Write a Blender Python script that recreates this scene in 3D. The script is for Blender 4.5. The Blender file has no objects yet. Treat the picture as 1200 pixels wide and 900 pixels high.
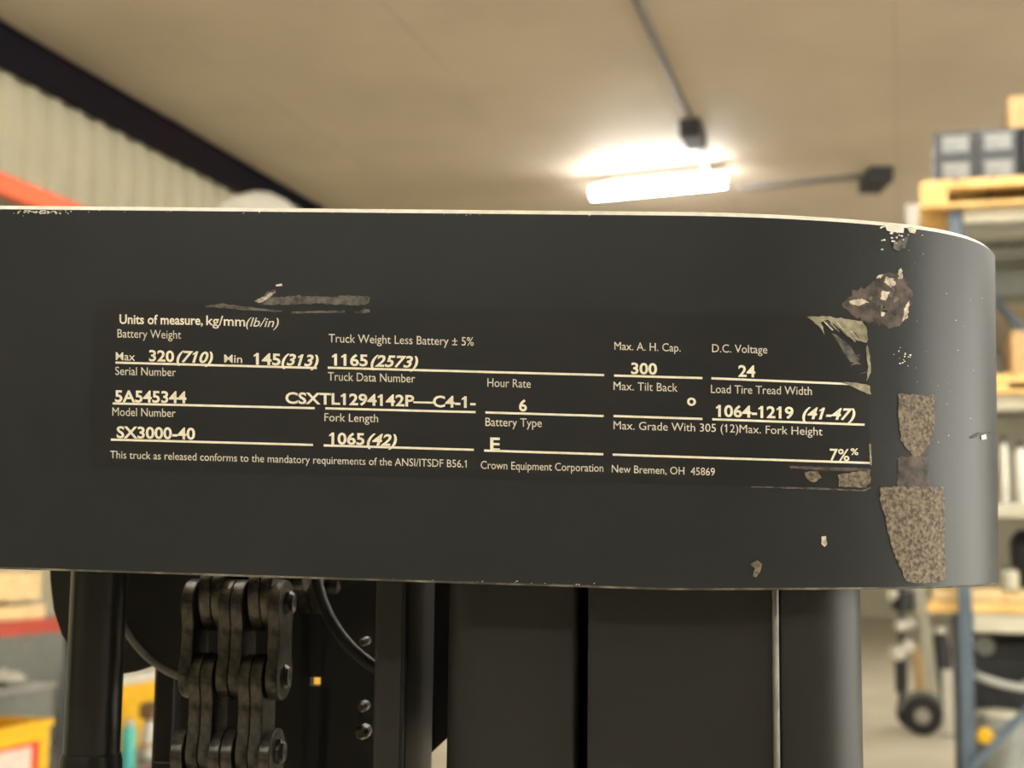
import bpy, bmesh, math, random
from mathutils import Vector, Matrix
random.seed(7)
S = bpy.context.scene
COL = S.collection
# ------------------------------------------------------------------ camera
F_PX = 1600.0                       # focal length in pixels of the 1200x900 frame
EYE = Vector((0, 0, 1.7))
PITCH = math.atan(185 / F_PX)      # horizon at row 635
ROLL = 0.012
FWD = Vector((0, math.cos(PITCH), math.sin(PITCH)))
R0 = Vector((1, 0, 0)); U0 = Vector((0, -math.sin(PITCH), math.cos(PITCH)))
RGT = R0 * math.cos(ROLL) + U0 * math.sin(ROLL)
UPV = U0 * math.cos(ROLL) - R0 * math.sin(ROLL)
cd = bpy.data.cameras.new('camera'); cam = bpy.data.objects.new('camera', cd); COL.objects.link(cam)
cam.matrix_world = Matrix(((RGT.x, UPV.x, -FWD.x, EYE.x), (RGT.y, UPV.y, -FWD.y, EYE.y),
                           (RGT.z, UPV.z, -FWD.z, EYE.z), (0, 0, 0, 1)))
cd.sensor_width = 36; cd.lens = 36 * F_PX / 1200; cd.clip_start = 0.01; cd.clip_end = 200
cd.dof.use_dof = True; cd.dof.focus_distance = 0.325; cd.dof.aperture_fstop = 21
S.camera = cam
# ------------------------------------------------------------------ world, exposure
w = bpy.data.worlds.new('world'); S.world = w; w.use_nodes = True
w.node_tree.nodes['Background'].inputs[0].default_value = (1, 0.975, 0.88, 1)
w.node_tree.nodes['Background'].inputs[1].default_value = 6.0   # overcast daylight outside the added dock doors
S.view_settings.view_transform = 'Standard'; S.view_settings.look = 'None'
S.view_settings.gamma = 1; S.view_settings.use_curve_mapping = False
S.view_settings.exposure = 0.75
LAMP = 60.0                         # emission of every LED tube in the hall
LAMP_COL = (1.0, 0.965, 0.91)

# ------------------------------------------------------------------ helpers
def ray(u, v):
    return FWD + RGT * ((u - 600) / F_PX) - UPV * ((v - 450) / F_PX)
def at_depth(u, v, y):
    d = ray(u, v); return EYE + d * (y / d.y)
def at_z(u, v, z):
    d = ray(u, v); return EYE + d * ((z - EYE.z) / d.z)

def box(x0, x1, y0, y1, z0, z1):
    v = [(x0,y0,z0),(x1,y0,z0),(x1,y1,z0),(x0,y1,z0),(x0,y0,z1),(x1,y0,z1),(x1,y1,z1),(x0,y1,z1)]
    f = [(0,3,2,1),(4,5,6,7),(0,1,5,4),(1,2,6,5),(2,3,7,6),(3,0,4,7)]
    return v, f
def join(*parts):
    V, Fc = [], []
    for v, f in parts:
        n = len(V); V += [tuple(p) for p in v]; Fc += [tuple(i + n for i in q) for q in f]
    return V, Fc
def tube(pts, r, seg=12, cap=True, radii=None):
    pts = [Vector(p) for p in pts]; V, Fc = [], []
    a = None
    for i, p in enumerate(pts):
        t = (pts[min(i + 1, len(pts) - 1)] - pts[max(i - 1, 0)]).normalized()
        if a is None:
            h = Vector((0, 0, 1)) if abs(t.z) < .9 else Vector((1, 0, 0))
            a = t.cross(h).normalized()
        a = (a - t * a.dot(t)).normalized(); b = t.cross(a)
        rr = radii[i] if radii else r
        for k in range(seg):
            q = 2 * math.pi * k / seg
            V.append(tuple(p + a * rr * math.cos(q) + b * rr * math.sin(q)))
    for i in range(len(pts) - 1):
        for k in range(seg):
            k2 = (k + 1) % seg
            Fc.append((i*seg+k, i*seg+k2, (i+1)*seg+k2, (i+1)*seg+k))
    if cap:
        Fc.append(tuple(range(seg - 1, -1, -1))); n = (len(pts) - 1) * seg
        Fc.append(tuple(range(n, n + seg)))
    return V, Fc
def lathe(prof, c, axis='z', seg=24):
    """prof: (radius, height) list, revolved around the axis through c"""
    V, Fc = [], []
    for r, h in prof:
        for k in range(seg):
            q = 2 * math.pi * k / seg; x, y = r * math.cos(q), r * math.sin(q)
            p = {'z': (x, y, h), 'y': (x, h, y), 'x': (h, x, y)}[axis]
            V.append((c[0] + p[0], c[1] + p[1], c[2] + p[2]))
    for i in range(len(prof) - 1):
        for k in range(seg):
            k2 = (k + 1) % seg
            Fc.append((i*seg+k, i*seg+k2, (i+1)*seg+k2, (i+1)*seg+k))
    Fc.append(tuple(range(seg - 1, -1, -1))); n = (len(prof) - 1) * seg
    Fc.append(tuple(range(n, n + seg)))
    return V, Fc
def prism(poly, y0, y1):
    """poly of (x, z) extruded along y"""
    n = len(poly)
    V = [(x, y0, z) for x, z in poly] + [(x, y1, z) for x, z in poly]
    Fc = [tuple(range(n)), tuple(range(2 * n - 1, n - 1, -1))]
    for i in range(n):
        j = (i + 1) % n; Fc.append((i, i + n, j + n, j))
    return V, Fc
def obj(name, vf, mat, parent=None, loc=(0, 0, 0), bevel=0, smooth=False, mats=None, fmat=None, seg=2, label=None):
    me = bpy.data.meshes.new(name); me.from_pydata([tuple(p) for p in vf[0]], [], [tuple(f) for f in vf[1]])
    bm = bmesh.new(); bm.from_mesh(me); bmesh.ops.recalc_face_normals(bm, faces=bm.faces); bm.to_mesh(me); bm.free()
    for m in (mats or [mat]): me.materials.append(m)
    if fmat: me.polygons.foreach_set('material_index', fmat)
    o = bpy.data.objects.new(name, me); COL.objects.link(o); o.location = loc; o.parent = parent
    if bevel:
        b = o.modifiers.new('bevel', 'BEVEL'); b.width = bevel; b.segments = seg; b.limit_method = 'ANGLE'
        b.harden_normals = True
    if smooth or bevel:
        me.polygons.foreach_set('use_smooth', [True] * len(me.polygons))
        if not bevel: me.set_sharp_from_angle(angle=math.radians(40))
    if label: o['label'] = label
    return o
def tag(o, label, cat, group=None):
    o['label'] = label; o['category'] = cat
    if group: o['group'] = group
    return o
def thing(name, label, cat, loc=(0, 0, 0), rz=0, group=None):
    e = bpy.data.objects.new(name, None); COL.objects.link(e); e.location = loc; e.rotation_euler = (0, 0, rz)
    e.empty_display_size = .05
    return tag(e, label, cat, group)
def struct(o): o['kind'] = 'structure'; return o
def share(name, src, parent, loc, rot=None):
    o = bpy.data.objects.new(name, src.data); COL.objects.link(o); o.parent = parent; o.location = loc
    if rot: o.rotation_euler = rot
    for m in src.modifiers:
        n = o.modifiers.new(m.name, m.type)
        if m.type == 'BEVEL':
            n.width = m.width; n.segments = m.segments; n.limit_method = 'ANGLE'; n.harden_normals = True
    return o

# ------------------------------------------------------------------ materials
def mat(name, col, rough=.6, metal=0, var=.12, scale=20, bump=0, bscale=200, col2=None, spec=.5, emit=None, coat=0, mix=(.35, .65)):
    m = bpy.data.materials.new(name); m.use_nodes = True
    nt = m.node_tree; b = nt.nodes['Principled BSDF']
    tc = nt.nodes.new('ShaderNodeTexCoord')
    no = nt.nodes.new('ShaderNodeTexNoise'); no.inputs['Scale'].default_value = scale; no.inputs['Detail'].default_value = 5
    nt.links.new(tc.outputs['Object'], no.inputs['Vector'])
    rp = nt.nodes.new('ShaderNodeValToRGB')
    c2 = col2 or tuple(min(1, c * (1 + var)) for c in col); c1 = col if col2 else tuple(c * (1 - var) for c in col)
    rp.color_ramp.elements[0].color = (*c1, 1); rp.color_ramp.elements[1].color = (*c2, 1)
    rp.color_ramp.elements[0].position = mix[0]; rp.color_ramp.elements[1].position = mix[1]
    nt.links.new(no.outputs['Fac'], rp.inputs['Fac']); nt.links.new(rp.outputs['Color'], b.inputs['Base Color'])
    b.inputs['Roughness'].default_value = rough; b.inputs['Metallic'].default_value = metal
    b.inputs['Specular IOR Level'].default_value = spec; b.inputs['Coat Weight'].default_value = coat
    if bump:
        n2 = nt.nodes.new('ShaderNodeTexNoise'); n2.inputs['Scale'].default_value = bscale; n2.inputs['Detail'].default_value = 3
        nt.links.new(tc.outputs['Object'], n2.inputs['Vector'])
        bp = nt.nodes.new('ShaderNodeBump'); bp.inputs['Strength'].default_value = bump; bp.inputs['Distance'].default_value = .3 / bscale
        nt.links.new(n2.outputs['Fac'], bp.inputs['Height']); nt.links.new(bp.outputs['Normal'], b.inputs['Normal'])
    if emit:
        b.inputs['Emission Color'].default_value = (*emit[0], 1); b.inputs['Emission Strength'].default_value = emit[1]
    return m
M = {}
M['paint'] = mat('charcoal_paint', (.0095, .0122, .0138), .44, var=.08, scale=60, bump=.25, bscale=2500)
M['mast'] = mat('mast_paint', (.0062, .0066, .0068), .50, var=.15, scale=40, bump=.15, bscale=1500)
M['black'] = mat('black_gloss', (.005, .005, .005), .35, var=.2, scale=60)
M['void'] = mat('oily_black', (.006, .006, .007), .55, var=.3, scale=60)
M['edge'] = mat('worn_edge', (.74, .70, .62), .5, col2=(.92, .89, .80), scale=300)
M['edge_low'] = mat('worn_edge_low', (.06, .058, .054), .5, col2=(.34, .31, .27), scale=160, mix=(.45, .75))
M['steel_edge'] = mat('rubbed_steel', (.17, .165, .155), .5, metal=.3, col2=(.28, .27, .25), scale=150)
M['decal'] = mat('decal_film', (.0078, .0090, .0096), .42, var=.06, scale=80)
M['ink'] = mat('cream_print', (.90, .85, .70), .6, var=.08, scale=500)
M['ink_thin'] = mat('cream_print_thin', (.76, .72, .61), .6, var=.10, scale=500)
M['residue'] = mat('tape_residue', (.075, .060, .046), .75, col2=(.26, .215, .16), scale=1100, bump=.9, bscale=1100, mix=(.36, .66))
M['primer'] = mat('brown_primer', (.030, .023, .021), .6, col2=(.115, .09, .08), scale=350, bump=.4, bscale=500)
M['chip'] = mat('bare_chip', (.34, .29, .23), .5, metal=.2, col2=(.75, .68, .56), scale=700)
M['film'] = mat('torn_film', (.16, .15, .10), .45, col2=(.42, .39, .28), scale=350, bump=.5, bscale=400)
M['scrape'] = mat('grey_scrape', (.035, .034, .032), .6, col2=(.17, .155, .14), scale=500)
M['chain'] = mat('oily_chain', (.016, .015, .0135), .38, metal=.6, col2=(.085, .078, .064), scale=320, bump=.3, bscale=700)
M['ceil'] = mat('ceiling_vinyl', (.62, .54, .435), .7, var=.06, scale=.8)
M['seam'] = mat('ceiling_seam', (.46, .39, .30), .8)
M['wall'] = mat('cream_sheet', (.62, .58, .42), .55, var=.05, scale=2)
M['wall_dim'] = mat('dimmed_wall', (.20, .18, .145), .7, var=.1, scale=2)  # unseen walls darkened so the bar face reflects less
M['floor'] = mat('polished_concrete', (.70, .65, .51), .45, var=.08, scale=1.6)
M['rafter'] = mat('rafter_paint', (.013, .006, .009), .8, col2=(.008, .008, .014), scale=.4, spec=.15)
M['orange'] = mat('orange_beam', (.75, .13, .04), .5, var=.06)
M['red'] = mat('red_beam', (.42, .06, .035), .5, var=.1)
M['blue'] = mat('blue_upright', (.085, .12, .16), .45, var=.12, scale=8)
M['cream_beam'] = mat('cream_beam', (.50, .48, .38), .5, var=.1, scale=8)
M['wood'] = mat('pale_timber', (.72, .53, .27), .7, var=.14, scale=9)
M['wood_y'] = mat('yellow_timber', (.70, .42, .13), .7, col2=(.85, .60, .25), scale=6)
M['card'] = mat('cardboard', (.52, .34, .16), .8, var=.1)
M['white'] = mat('white_plastic', (.72, .70, .62), .5, var=.06)
M['pgrey'] = mat('grey_plastic', (.20, .21, .19), .5, var=.08)
M['lgrey'] = mat('light_grey', (.42, .43, .40), .5, var=.08)
M['rubber'] = mat('black_rubber', (.02, .02, .02), .7, var=.2)
M['crate'] = mat('crate_plastic', (.055, .06, .065), .5, var=.2)
M['panel'] = mat('crate_panel', (.24, .25, .24), .5, var=.2, scale=25)
M['dark'] = mat('dark_machine', (.018, .02, .024), .5, var=.3)
M['yellow'] = mat('yellow_plastic', (.90, .52, .02), .45, var=.06)
M['lred'] = mat('label_red', (.72, .05, .03), .5)
M['lpink'] = mat('label_white', (.80, .62, .54), .5, var=.1, scale=40)
M['teal'] = mat('teal_plastic', (.08, .48, .44), .4, var=.08)
M['brown'] = mat('brown_leather', (.20, .11, .05), .7)
M['galv'] = mat('galvanised', (.40, .38, .34), .45, metal=.5)
M['conduit'] = mat('conduit_grey', (.13, .12, .11), .5)
M['lamp'] = mat('lamp_tube', (1, 1, 1), .5, emit=(LAMP_COL, LAMP))

# ------------------------------------------------------------------ the hall (room frame: a across, b along the wall)
ANG = math.radians(16)
NV = Vector((math.cos(ANG), -math.sin(ANG), 0)); UV = Vector((math.sin(ANG), math.cos(ANG), 0))
RZ = -ANG
CEIL = 5.4
WP = at_z(0, 30, CEIL); WP.z = 0    # foot of the left wall
def rw(a, b, z=0): return WP + NV * a + UV * b + Vector((0, 0, z))
def to_room(p): d = Vector(p) - WP; return d.dot(NV), d.dot(UV)
B0, B1, A1 = -22.0, 26.0, 15.0
def rbox(a0, a1, b0, b1, z0, z1):
    v, f = box(a0, a1, b0, b1, z0, z1)
    return [tuple(rw(*p)) for p in v], f
floor = struct(obj('floor', rbox(-.3, A1 + 9, B0 - .3, B1 + .3, -.2, 0), M['floor']))
ceiling = struct(obj('ceiling', rbox(-.3, A1 + .3, B0 - .3, B1 + .3, CEIL + .03, CEIL + .2), M['seam']))
# ceiling panels: strips along the wall
seam_a = to_room(at_z(522, 80, CEIL))[0]
PW = to_room(at_z(745, 0, CEIL))[0] - seam_a
PW = max(1.0, PW)
k0 = int(math.floor(seam_a / PW)); PL = 7.1
pan = None
for i in range(-k0 - 1, int((A1 - seam_a) / PW) + 1):
    for j in range(int((B1 - B0) / PL) + 1):
        a = seam_a + i * PW; b = B0 + j * PL
        a0, a1_ = max(a, 0), min(a + PW, A1)
        if a1_ - a0 < .2: continue
        v, f = box(a0 + .003, a1_ - .003, b + .003, min(b + PL, B1) - .003, CEIL, CEIL + .03)
        obj('ceiling_panel', ([tuple(rw(*p)) for p in v], f), M['ceil'], ceiling)
wl = struct(obj('wall_left', rbox(-.3, -.06, B0, B1, 0, CEIL), M['wall']))
# ribbed wall sheets: one sheet 0.9 m wide with three ribs
def sheet():
    prof = []
    for k in range(3):
        x = k * .3
        prof += [(x, 0), (x + .20, 0), (x + .225, .065), (x + .265, .065), (x + .29, 0)]
    prof.append((.895, 0))
    V, Fc = [], []
    for x, d in prof:
        p = NV * d + UV * x
        V += [tuple(p), tuple(p + Vector((0, 0, CEIL)))]
    for i in range(len(prof) - 1): Fc.append((2*i, 2*i+2, 2*i+3, 2*i+1))
    return V, Fc
sh = None
for k in range(int((B1 - B0) / .9)):
    loc = tuple(rw(-.055, B0 + k * .9))
    if sh is None: sh = obj('wall_sheet', sheet(), M['wall'], wl, loc)
    else: share('wall_sheet', sh, wl, loc)
ADDED_DOORS = [(-9.6, -5.9), (-4.6, -0.9)]; DH = 3.7  # unseen dock doors, added for the sheen on the crossbar's right end
cuts = [B0, ADDED_DOORS[0][0], ADDED_DOORS[0][1], ADDED_DOORS[1][0], ADDED_DOORS[1][1], B1]
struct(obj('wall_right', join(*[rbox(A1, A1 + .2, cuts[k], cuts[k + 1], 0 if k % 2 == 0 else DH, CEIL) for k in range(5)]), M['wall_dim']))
for k, (b0, b1) in enumerate(ADDED_DOORS):
    d = struct(obj('added_door_%d' % (k + 1), rbox(A1 - .32, A1 - .02, b0 - .1, b1 + .1, DH + .05, DH + .38), M['galv'], bevel=.05))
    for bb in (b0, b1): obj('guide_rail', rbox(A1 - .06, A1 - .002, bb - .05, bb + .05, 0, DH + .05), M['galv'], d)
struct(obj('wall_far', rbox(0, A1, B1, B1 + .2, 0, CEIL), M['wall']))
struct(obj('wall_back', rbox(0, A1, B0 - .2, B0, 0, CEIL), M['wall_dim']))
# dark steel eave beam along the top of the left wall
zb = CEIL - .31
trim = struct(obj('trim_1', rbox(.03, .05, B0, B1, zb, CEIL - .02), M['rafter']))
obj('flange', rbox(0.0, .085, B0, B1, zb - .012, zb), M['rafter'], trim)
obj('flange', rbox(0.0, .085, B0, B1, CEIL - .02, CEIL - .005), M['rafter'], trim)

# ------------------------------------------------------------------ LED strip lamps
HANG = .17                          # drop of the tubes below the ceiling
def lamp(p, rz, L, label, group=None):
    t = thing('led_strip_lamp', label, 'ceiling lamp', (p.x, p.y, CEIL - HANG), rz, group)
    obj('housing', box(-L/2, L/2, -.075, .075, .055, .09), M['white'], t, bevel=.008)
    obj('tube', tube([(-L/2 + .01, 0, 0), (L/2 - .01, 0, 0)], .06, 16), M['lamp'], t, smooth=True)
    for s in (-1, 1):
        obj('end_cap', box(s*L/2 - .012, s*L/2 + .012, -.03, .03, -.04, .06), M['white'], t)
        obj('hanger_rod', tube([(s*L*.4, 0, .10), (s*L*.4, 0, HANG - .003)], .008, 6), M['conduit'], t)
    return t
pl_, pr_ = at_z(694, 227, CEIL - HANG), at_z(850, 212, CEIL - HANG)
dv = pr_ - pl_
lamp((pl_ + pr_) / 2, math.atan2(dv.y, dv.x), dv.length, 'long glowing white strip lamp hanging at the end of the grey conduit drop')
for a, b in [(3.2, -6), (7.5, -3), (10.5, -6), (10.5, -10), (12.5, -1), (6, -13), (12.5, 4), (8.5, 9), (12.5, 12)]:  # unseen lamps, added to brighten the bar, its print and the ceiling
    lamp(rw(a, b), RZ, 2.4, 'added long white strip lamp out of view on the hall ceiling', 'added strip lamps out of view')

# conduits on the ceiling
p0, p1, p2 = at_z(735, -25, CEIL - .02), at_z(812, 150, CEIL - .02), at_z(832, 212, CEIL - .09)
t = thing('ceiling_conduit', 'grey conduit with a dark junction box leading down to the strip lamp', 'conduit', tuple(p1))
r = lambda p: tuple(Vector(p) - p1)
obj('pipe', tube([r(p0), r(p1), r(p2)], .028, 10), M['conduit'], t, smooth=True)
v, f = box(-.09, .09, -.22, .22, -.14, .02); obj('junction_box', (v, f), M['dark'], t, bevel=.01).rotation_euler = (0, 0, RZ)
q0, q1 = at_z(866, 220, CEIL - .02), at_z(1028, 205, CEIL - .02)
t = thing('ceiling_conduit', 'grey conduit ending in a small square box right of the strip lamp', 'conduit', tuple(q1))
obj('pipe', tube([tuple(q0 - q1), (0, 0, 0)], .03, 10), M['conduit'], t, smooth=True)
obj('end_box', box(-.13, .09, -.25, .25, -.13, .02), M['dark'], t, bevel=.01)

# ------------------------------------------------------------------ the stacker mast with its crossbar
YAW = math.radians(4.6); TILT = 0.017; DB = 0.32
OB = at_depth(600, 468, DB)
XM = Vector((math.cos(YAW), -math.sin(YAW), 0)); YM = Vector((math.sin(YAW), math.cos(YAW), 0))
mast = thing('stacker_mast', 'charcoal lift truck mast with a wide data-plate crossbar and a leaf chain', 'lift mast', (OB.x, OB.y, 0), -YAW)
def m_ray(u, v):
    d = ray(u, v); o = EYE - Vector((OB.x, OB.y, 0))
    return Vector((o.dot(XM), o.dot(YM), o.z)), Vector((d.dot(XM), d.dot(YM), d.z))
def pm(u, v, dy):
    o, d = m_ray(u, v); l = (dy - o.y) / d.y; p = o + d * l
    return p.x, p.z
ct, st = math.cos(TILT), math.sin(TILT)
def to_bar(p, vec=False):
    x, y, z = p
    if not vec: z -= OB.z
    return x * ct - z * st, y, x * st + z * ct
def from_bar(x, y, z): return (x * ct + z * st, y, -x * st + z * ct + OB.z)
TH = .008
RA, AA, RC = .16, math.radians(20), .050      # the end bends gently first, then tightly
LA = RA * AA; LC = LA + RC * (math.pi/2 - AA)
def bend(e, off=0):
    """e: length past the start of the bend -> (across, back)"""
    if e < LA:
        a = e / RA; return (RA + off) * math.sin(a), RA - (RA + off) * math.cos(a)
    cx, cy = (RA - RC) * math.sin(AA), RA - (RA - RC) * math.cos(AA)
    if e < LC:
        a = AA + (e - LA) / RC; return cx + (RC + off) * math.sin(a), cy - (RC + off) * math.cos(a)
    return cx + RC + off, cy + (e - LC)
X0 = to_bar((*[pm(786, 468, 0)[0], 0], OB.z))[0]; XL = -.30
def curve(s, off=0):
    if s > X0: x, y = bend(s - X0, off); return X0 + x, y
    if s < XL: x, y = bend(XL - s, off); return XL - x, y
    return s, -off
def bpt(s, t, off=0):
    x, y = curve(s, off); return from_bar(x, y, t)
def px2st(u, v):
    o, d = m_ray(u, v); o = Vector(to_bar(o)); d = Vector(to_bar(d, True))
    l = -o.y / d.y; x = o.x + l * d.x
    if x <= X0: return x, o.z + l * d.z
    def g(s):
        cx, cy = curve(s); return (cx - o.x) * d.y - (cy - o.y) * d.x
    lo, hi, s_ = X0, None, X0
    while s_ < X0 + LC:
        s_ += .002
        if g(s_) > 0: hi = s_; break
        lo = s_
    if hi is None: lo = hi = max((X0 + k * .001 for k in range(int(LC / .001))), key=g)
    for _ in range(18):
        m_ = (lo + hi) / 2
        if g(m_) > 0: hi = m_
        else: lo = m_
    cx, cy = curve(lo); l = (cy - o.y) / d.y
    return lo, o.z + l * d.z
def pxb(u, v, off=0):
    s, t = px2st(u, v); return bpt(s, t, off)
TT = px2st(700, 246)[1]; TB = px2st(700, 689)[1]
def tb(s): return TB + .030 * max(0, s - X0) if s < X0 + .1 else TB + .003
def crossbar():
    END = LC + .075
    ss = [XL - END] + [XL - LC * k/40 for k in range(40, 0, -1)] + [XL + (X0 - XL) * k/40 for k in range(41)] \
        + [X0 + LC * k/40 for k in range(1, 41)] + [X0 + END]
    c, cb = .0012, .0005
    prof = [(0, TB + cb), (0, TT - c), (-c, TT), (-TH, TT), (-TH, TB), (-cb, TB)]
    V, Fc, fm = [], [], []
    for s in ss:
        for off, t in prof: V.append(bpt(s, t + (tb(s) - TB if t < 0 else 0), off))
    n = 6
    for i in range(len(ss) - 1):
        for k in range(n):
            k2 = (k + 1) % n
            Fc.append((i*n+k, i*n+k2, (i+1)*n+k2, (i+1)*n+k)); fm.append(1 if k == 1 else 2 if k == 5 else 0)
    Fc.append(tuple(range(n))); Fc.append(tuple(range((len(ss)-1)*n + n - 1, (len(ss)-1)*n - 1, -1))); fm += [0, 0]
    return (V, Fc), fm
vf, fm = crossbar()
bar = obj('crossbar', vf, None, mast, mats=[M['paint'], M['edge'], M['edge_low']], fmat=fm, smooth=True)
def patch(name, pts, m, parent, off=.00012, jag=0.0, dens=4.0, label=None, seed=1):
    """thin patch on the crossbar skin; outline in photograph pixels"""
    rnd = random.Random(seed); P = []
    for i in range(len(pts)):
        (ax, ay), (bx, by) = pts[i], pts[(i + 1) % len(pts)]
        n = max(1, int(math.hypot(bx-ax, by-ay) / dens))
        for k in range(n):
            q = k / n; P.append((ax + (bx-ax)*q + rnd.uniform(-jag, jag), ay + (by-ay)*q + rnd.uniform(-jag, jag)))
    st_ = [px2st(*p) for p in P]
    bm = bmesh.new(); vs = [bm.verts.new((s, t, 0)) for s, t in st_]; bm.faces.new(vs)
    s0, s1 = min(s for s, _ in st_), max(s for s, _ in st_)
    k = s0 + .002
    if s1 > X0:
        while k < s1:
            bmesh.ops.bisect_plane(bm, geom=bm.verts[:] + bm.edges[:] + bm.faces[:], plane_co=(k, 0, 0), plane_no=(1, 0, 0)); k += .002
    bmesh.ops.triangulate(bm, faces=bm.faces)
    bm.verts.index_update()
    V = [bpt(v.co.x, v.co.y, off) for v in bm.verts]; Fc = [[v.index for v in f.verts] for f in bm.faces]; bm.free()
    o = obj(name, (V, Fc), m, parent, label=label, smooth=True)
    # face outward
    me = o.data
    if sum(p.normal.y for p in me.polygons) > 0:
        me.flip_normals()
    return o
# data plate (decal film)
def rrect(c, rad):
    out = []
    for i in range(4):
        p, a, b = Vector(c[i]), Vector(c[i-1]), Vector(c[(i+1) % 4])
        e1 = p + (a - p).normalized() * rad; e2 = p + (b - p).normalized() * rad
        for q in (0, .25, .5, .75, 1):
            out.append(tuple((e1 * (1-q) + p * q) * (1-q) + (p * (1-q) + e2 * q) * q))
    return out
plate = patch('data_plate', rrect([(112, 352), (1017, 371), (1020, 573), (103, 549)], 14), M['decal'], mast, off=.0001, dens=12,
              label='dark rectangular data plate printed in cream')
# lettering
def glyphs(s, bold, shear=0):
    c = bpy.data.curves.new('glyphs', 'FONT'); c.body = s; c.size = 1; c.shear = shear; c.resolution_u = 3
    c.offset = bold
    o = bpy.data.objects.new('glyphs', c); COL.objects.link(o)
    dg = bpy.context.evaluated_depsgraph_get()
    me = bpy.data.meshes.new_from_object(o.evaluated_get(dg))
    V = [tuple(v.co) for v in me.vertices]; Fc = [tuple(p.vertices) for p in me.polygons]
    bpy.data.objects.remove(o); bpy.data.curves.remove(c); bpy.data.meshes.remove(me)
    return V, Fc
CAP = max(v[1] for v in glyphs('H', 0)[0])
_one = glyphs('1', 0)[0]; STEM = max(v[0] for v in _one) - min(v[0] for v in _one)
print('stem', STEM, CAP, max(v[1] for v in _one))
def text(s, u0, v0, u1, v1, cap, bold=0, it=0):
    V, Fc = glyphs(s, bold, it)
    wst = STEM + 2 * max(bold, .0)
    for i, ch in enumerate(s):
        if ch == '1':
            pv = glyphs(s[:i + 1], bold, 0)[0]; xr = max(v[0] for v in pv) - wst; yt = CAP + bold
            if i == 0: yt = max(v[1] for v in pv)
            n = len(V)
            V += [(x + it * y, y, 0) for x, y in ((xr + .01, yt), (xr - .015, yt - .06), (xr - .12, yt - .13), (xr - .12, yt - .22 - bold), (xr + .01, yt - .15 - bold))]
            Fc.append(tuple(range(n, n + 5)))
    x0, x1 = min(v[0] for v in V), max(v[0] for v in V)
    out = []
    for x, y, _ in V:
        q = (x - x0) / (x1 - x0); out.append(pxb(u0 + (u1-u0)*q, v0 + (v1-v0)*q - y / CAP * cap, .0002))
    o = obj('printed_text', (out, Fc), M['ink'] if bold > .0045 else M['ink_thin'], plate)
    if sum(p.normal.y for p in o.data.polygons) > 0: o.data.flip_normals()
def rule(u0, v0, u1, v1, w=2.6):
    n = max(2, int((u1-u0) / 12)); V, Fc = [], []
    for k in range(n + 1):
        q = k / n; u, v = u0 + (u1-u0)*q, v0 + (v1-v0)*q
        V += [pxb(u, v + w/2, .00018), pxb(u, v - w/2, .00018)]
    for k in range(n): Fc.append((2*k, 2*k+2, 2*k+3, 2*k+1))
    o = obj('printed_rule', (V, Fc), M['ink'], plate)
    if sum(p.normal.y for p in o.data.polygons) > 0: o.data.flip_normals()
BD, IT = .026, .28
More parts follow.
